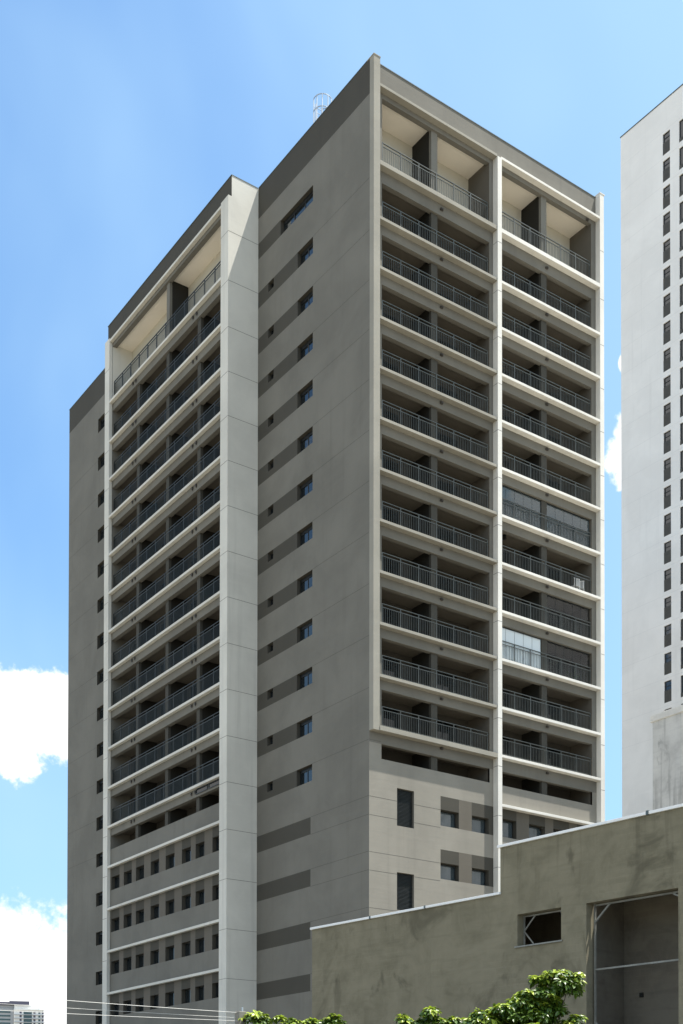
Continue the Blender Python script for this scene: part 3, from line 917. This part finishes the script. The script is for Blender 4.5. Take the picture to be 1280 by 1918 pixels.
sbox(w, -3.0, -2.85, .37, 2.4, GZ, 8.6)
sbox(w, -2.84, 2.6, 3.2, 3.4, GZ, 7.6)
sbox(w, 2.6, 2.8, .37, 3.4, GZ, 7.6); sbox(w, -2.84, 2.8, .37, 3.4, 7.605, 7.7)
sbox(w, -7.4, -7.2, .37, 2.6, GZ, 8.6); sbox(w, -7.2, -6.9, 2.4, 2.6, GZ, 8.6)
sbox(w, -7.2, -3.0, .9, 2.4, 7.9, 8.1)
o = put('inner_wall', w, shed); sheduv(o)
w = MB('cap')
sbox(w, -.02, 9.26, -.06, .44, 7.73, 7.81); sbox(w, A_END, .09, -.06, .44, 9.22, 9.305)
put('coping', w, shed, bevel=.008)
w = MB('flash')
for a in (6.0, 3.3): sbox(w, a-.03, a+.03, -.075, .45, 7.725, 7.822)
for a in (-5.55,): sbox(w, a-.04, a+.04, -.08, .46, 9.21, 9.33)
put('coping_clip', w, shed)
w = MB('steel')
wd = .30
def sbar(mb, a, z, b, y, d=wd, t=.045): mb.bar(TS_(a, d, z), TS_(b, d, y), t)
for (a0, a1, z0, z1) in (SW,):
    for (p, q, r, s) in ((a0+.03, z0, a0+.03, z1), (a1-.03, z0, a1-.03, z1), (a0, z1-.04, a1, z1-.04), (a0, z0+.03, a1, z0+.03)): sbar(w, p, q, r, s)
    c = .34
    for (p, q, r, s) in ((a1-.03, z0+.5, a1-.5, z1-.02), (a1-.03, z0+.5, a1-.45, z0+.02), (a0+.03, z1-.28, a0+.28, z1-.02), (a0+.03, z0+.2, a0+.22, z0+.02)): sbar(w, p, q, r, s, wd, .035)
put('window_brace', w, shed)
w = MB('steel'); sbox(w, SW[0]-.06, SW[1]+.08, -.05, .3, SW[2]-.045, SW[2]-.002); put('window_sill', w, shed)
w = MB('steel')
a0, a1, z0, z1 = SDR
for (p, q, r, s) in ((a0+.1, z0, a0+.1, z1), (a1-.1, z0, a1-.1, z1), (a0+.1, z1-.05, a1-.1, z1-.05), (a0+.1, 5.02, a1-.1, 5.02), (a1-.1, z1-.55, a1-.65, z1-.05), (a0+.1, z1-.2, a0+.4, z1-.05), (a1-.1, 3.45, a1-.55, 3.0)): sbar(w, p, q, r, s, .30, .05)
put('door_brace', w, shed)
w = MB('frame'); sbox(w, -3.72, -3.58, 2.37, 2.40, 4.34, 4.48); put('socket_box', w, shed)

# ------------------------------------------------------------------ street in front (below the view)
def rot_sheet(name, a0, a1, d0, d1, z0, z1, mat):
    mb = MB(mat); sbox(mb, a0, a1, d0, d1, z0, z1); o = put(name, mb); o['kind'] = 'structure'; return o
rot_sheet('road', -80, 120, -18, -5, GZ-.2, GZ+.004, 'asphalt')
rot_sheet('pavement', -80, 120, -4.95, -.4, GZ-.2, GZ+.13, 'pave')
rot_sheet('kerb', -80, 120, -5, -4.951, GZ-.2, GZ+.14, 'pave')

# ------------------------------------------------------------------ service post and overhead cables
pt = MB('post'); pt.box(-24.47, -24.24, -26.98, -26.76, GZ, 3.30)
pto = thing('concrete_post', 'short square concrete post beside the leafy treetop at the bottom', 'post', (-24.35, -26.87, GZ))
put('shaft', pt, pto, (-24.35, -26.87, GZ), bevel=.015)
ir = MB('galv'); ir.bar((-24.30, -26.87, 3.30), (-24.30, -26.87, 3.42), .03); ir.bar((-24.42, -26.95, 3.22), (-24.2, -26.80, 3.22), .04); put('bracket', ir, pto, (-24.35, -26.87, GZ))
def cable(p, q, sag, rad, label):
    pts = []
    p = Vector(p); q = Vector(q)
    for i in range(25):
        s = i/24; c = p.lerp(q, s); c.z -= sag*4*s*(1-s); pts.append(c)
    mb = MB('cable'); mb.tube(pts, [rad*.62]*25, 6)
    tag(put('overhead_cable', mb, None, p), label, 'cable', 'overhead cables across the lower left')
def ext(p, q, k):
    p = Vector(p); q = Vector(q); return p+(p-q)*k
for (p, q, rr, lab) in (((-30.59, -26.16, 3.43), (-24.41, -26.86, 3.27), .012, 'highest of the three pale cables crossing the lower left corner'),
                   ((-30.58, -26.15, 3.23), (-24.41, -26.82, 3.14), .008, 'thinnest middle cable of the three crossing the lower left corner'),
                   ((-30.58, -26.15, 3.07), (-24.41, -26.90, 3.05), .011, 'lowest of the three pale cables crossing the lower left corner')):
    P0 = ext(p, q, 1.2)
    cable(P0, q, .05, rr, lab)

# ------------------------------------------------------------------ trees
def leaf(mb, c, d, n, L, W, mi=0):
    d = d.normalized(); s = d.cross(n).normalized(); n = s.cross(d)
    p0 = c; p1 = c+d*L*.28; p2 = c+d*L*.62; p3 = c+d*L
    dr = -n*L*.10
    a = [p0, p1+s*W*.46+n*W*.16, p1, p1-s*W*.46+n*W*.16, p2+s*W*.42+n*W*.14+dr*.4, p2+dr*.3, p2-s*W*.42+n*W*.14+dr*.4, p3+dr*1.6]
    i = len(mb.v); mb.v += [tuple(x) for x in a]
    for f in ((0, 2, 1), (0, 3, 2), (1, 2, 5, 4), (2, 3, 6, 5), (4, 5, 7), (5, 6, 7)):
        mb.f.append(tuple(i+k for k in f)); mb.mi.append(mi)
def tree(trunk, clumps, label, seed, density=1.0, tr=.11):
    rr = random.Random(seed)
    base_ = Vector((trunk[0], trunk[1], GZ))
    t = thing('leafy_tree', label, 'tree', base_, 'trees in front of the cement shed')
    fork = base_ + Vector((rr.uniform(-.1, .1), rr.uniform(-.1, .1), 2.3))
    wood = MB('bark')
    pts = [base_, base_.lerp(fork, .35)+Vector((.05, .03, 0)), base_.lerp(fork, .7)+Vector((-.03, .04, 0)), fork]
    wood.tube(pts, [tr, tr*.85, tr*.75, tr*.68], 9)
    put('trunk', wood, t, base_)
    cr = MB('leaf', 'leaf_lit'); br = MB('bark')
    subs = []; limb_to = []
    for (cx_, cy_, cz_, r_) in clumps:
        n_ = 9
        limb_to.append(Vector((cx_, cy_, cz_-r_*.3)))
        for i in range(n_):
            a = 2*math.pi*(i+rr.random()*.7)/n_; q = r_*rr.uniform(.35, 1.0)
            lv = rr.uniform(-.95, .55); subs.append((cx_+math.cos(a)*q, cy_+math.sin(a)*q, cz_+r_*lv, r_*rr.uniform(.38, .6), lv))
    for (cx_, cy_, cz_, r_, lev) in subs:
        c = Vector((cx_, cy_, cz_))
        ns = int(98*density*(r_/.4)**2)
        for i in range(ns):
            u_ = Vector((rr.gauss(0, 1), rr.gauss(0, 1), rr.gauss(0, 1))).normalized()
            rad = r_*(.25+.75*rr.random()**.55)
            pp = c + Vector((u_.x*rad*1.15, u_.y*rad*1.15, u_.z*rad*.62))
            if rr.random() < .5: br.tube([c.lerp(pp, .25)-Vector((0, 0, r_*.2)), c.lerp(pp, .7), pp], [.012, .008, .004], 4)
            k = rr.randint(6, 9); ax = (Vector((0, 0, 1))*.9+u_*.5+Vector((rr.uniform(-.3, .3), rr.uniform(-.3, .3), 0))).normalized()
            side_ = ax.cross(Vector((1, .3, 0))).normalized()
            for j in range(k):
                a = 2*math.pi*j/k + rr.uniform(-.4, .4)
                dirv = (side_*math.cos(a) + ax.cross(side_)*math.sin(a) + ax*rr.uniform(-.35, .35)).normalized()
                L = rr.uniform(.11, .19)
                leaf(cr, pp+dirv*.03, dirv+Vector((0, 0, -.15)), (ax+Vector((rr.uniform(-.35, .35), rr.uniform(-.35, .35), 0))).normalized(), L, L*.52, 1 if (u_.z > .1 and lev > -.2 and rr.random() < .72) else 0)  # upper sprays get the leaf painted as sunlit
    for c in limb_to:
        mid = fork.lerp(c, .55) + Vector((rr.uniform(-.15, .15), rr.uniform(-.15, .15), -.12))
        br.tube([fork, mid, c], [tr*.36, tr*.22, tr*.08], 6)
    put('limbs', br, t, base_)
    put('crown', cr, t, base_)
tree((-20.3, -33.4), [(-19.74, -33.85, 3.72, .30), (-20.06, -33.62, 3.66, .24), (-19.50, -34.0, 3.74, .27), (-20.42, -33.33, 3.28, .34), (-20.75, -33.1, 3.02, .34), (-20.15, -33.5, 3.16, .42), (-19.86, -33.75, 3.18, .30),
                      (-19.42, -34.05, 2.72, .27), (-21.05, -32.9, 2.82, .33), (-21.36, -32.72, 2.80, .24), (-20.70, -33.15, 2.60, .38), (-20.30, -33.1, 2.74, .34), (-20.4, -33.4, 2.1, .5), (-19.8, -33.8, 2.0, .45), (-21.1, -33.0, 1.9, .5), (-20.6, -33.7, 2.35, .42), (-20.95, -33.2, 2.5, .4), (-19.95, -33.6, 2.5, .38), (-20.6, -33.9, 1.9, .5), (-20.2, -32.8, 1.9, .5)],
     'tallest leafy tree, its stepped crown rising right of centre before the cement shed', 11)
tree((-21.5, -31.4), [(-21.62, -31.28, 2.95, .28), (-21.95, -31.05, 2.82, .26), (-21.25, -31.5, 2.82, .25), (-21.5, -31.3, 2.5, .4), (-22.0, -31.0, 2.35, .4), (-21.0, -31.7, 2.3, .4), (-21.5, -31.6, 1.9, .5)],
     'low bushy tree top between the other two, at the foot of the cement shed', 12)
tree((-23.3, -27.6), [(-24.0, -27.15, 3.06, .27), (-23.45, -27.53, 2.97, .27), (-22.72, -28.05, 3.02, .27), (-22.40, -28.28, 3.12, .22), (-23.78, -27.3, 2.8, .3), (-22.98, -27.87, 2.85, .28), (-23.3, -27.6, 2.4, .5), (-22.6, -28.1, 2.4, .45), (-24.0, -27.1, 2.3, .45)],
     'leafy treetop beside the short concrete post, left of the other trees', 13)
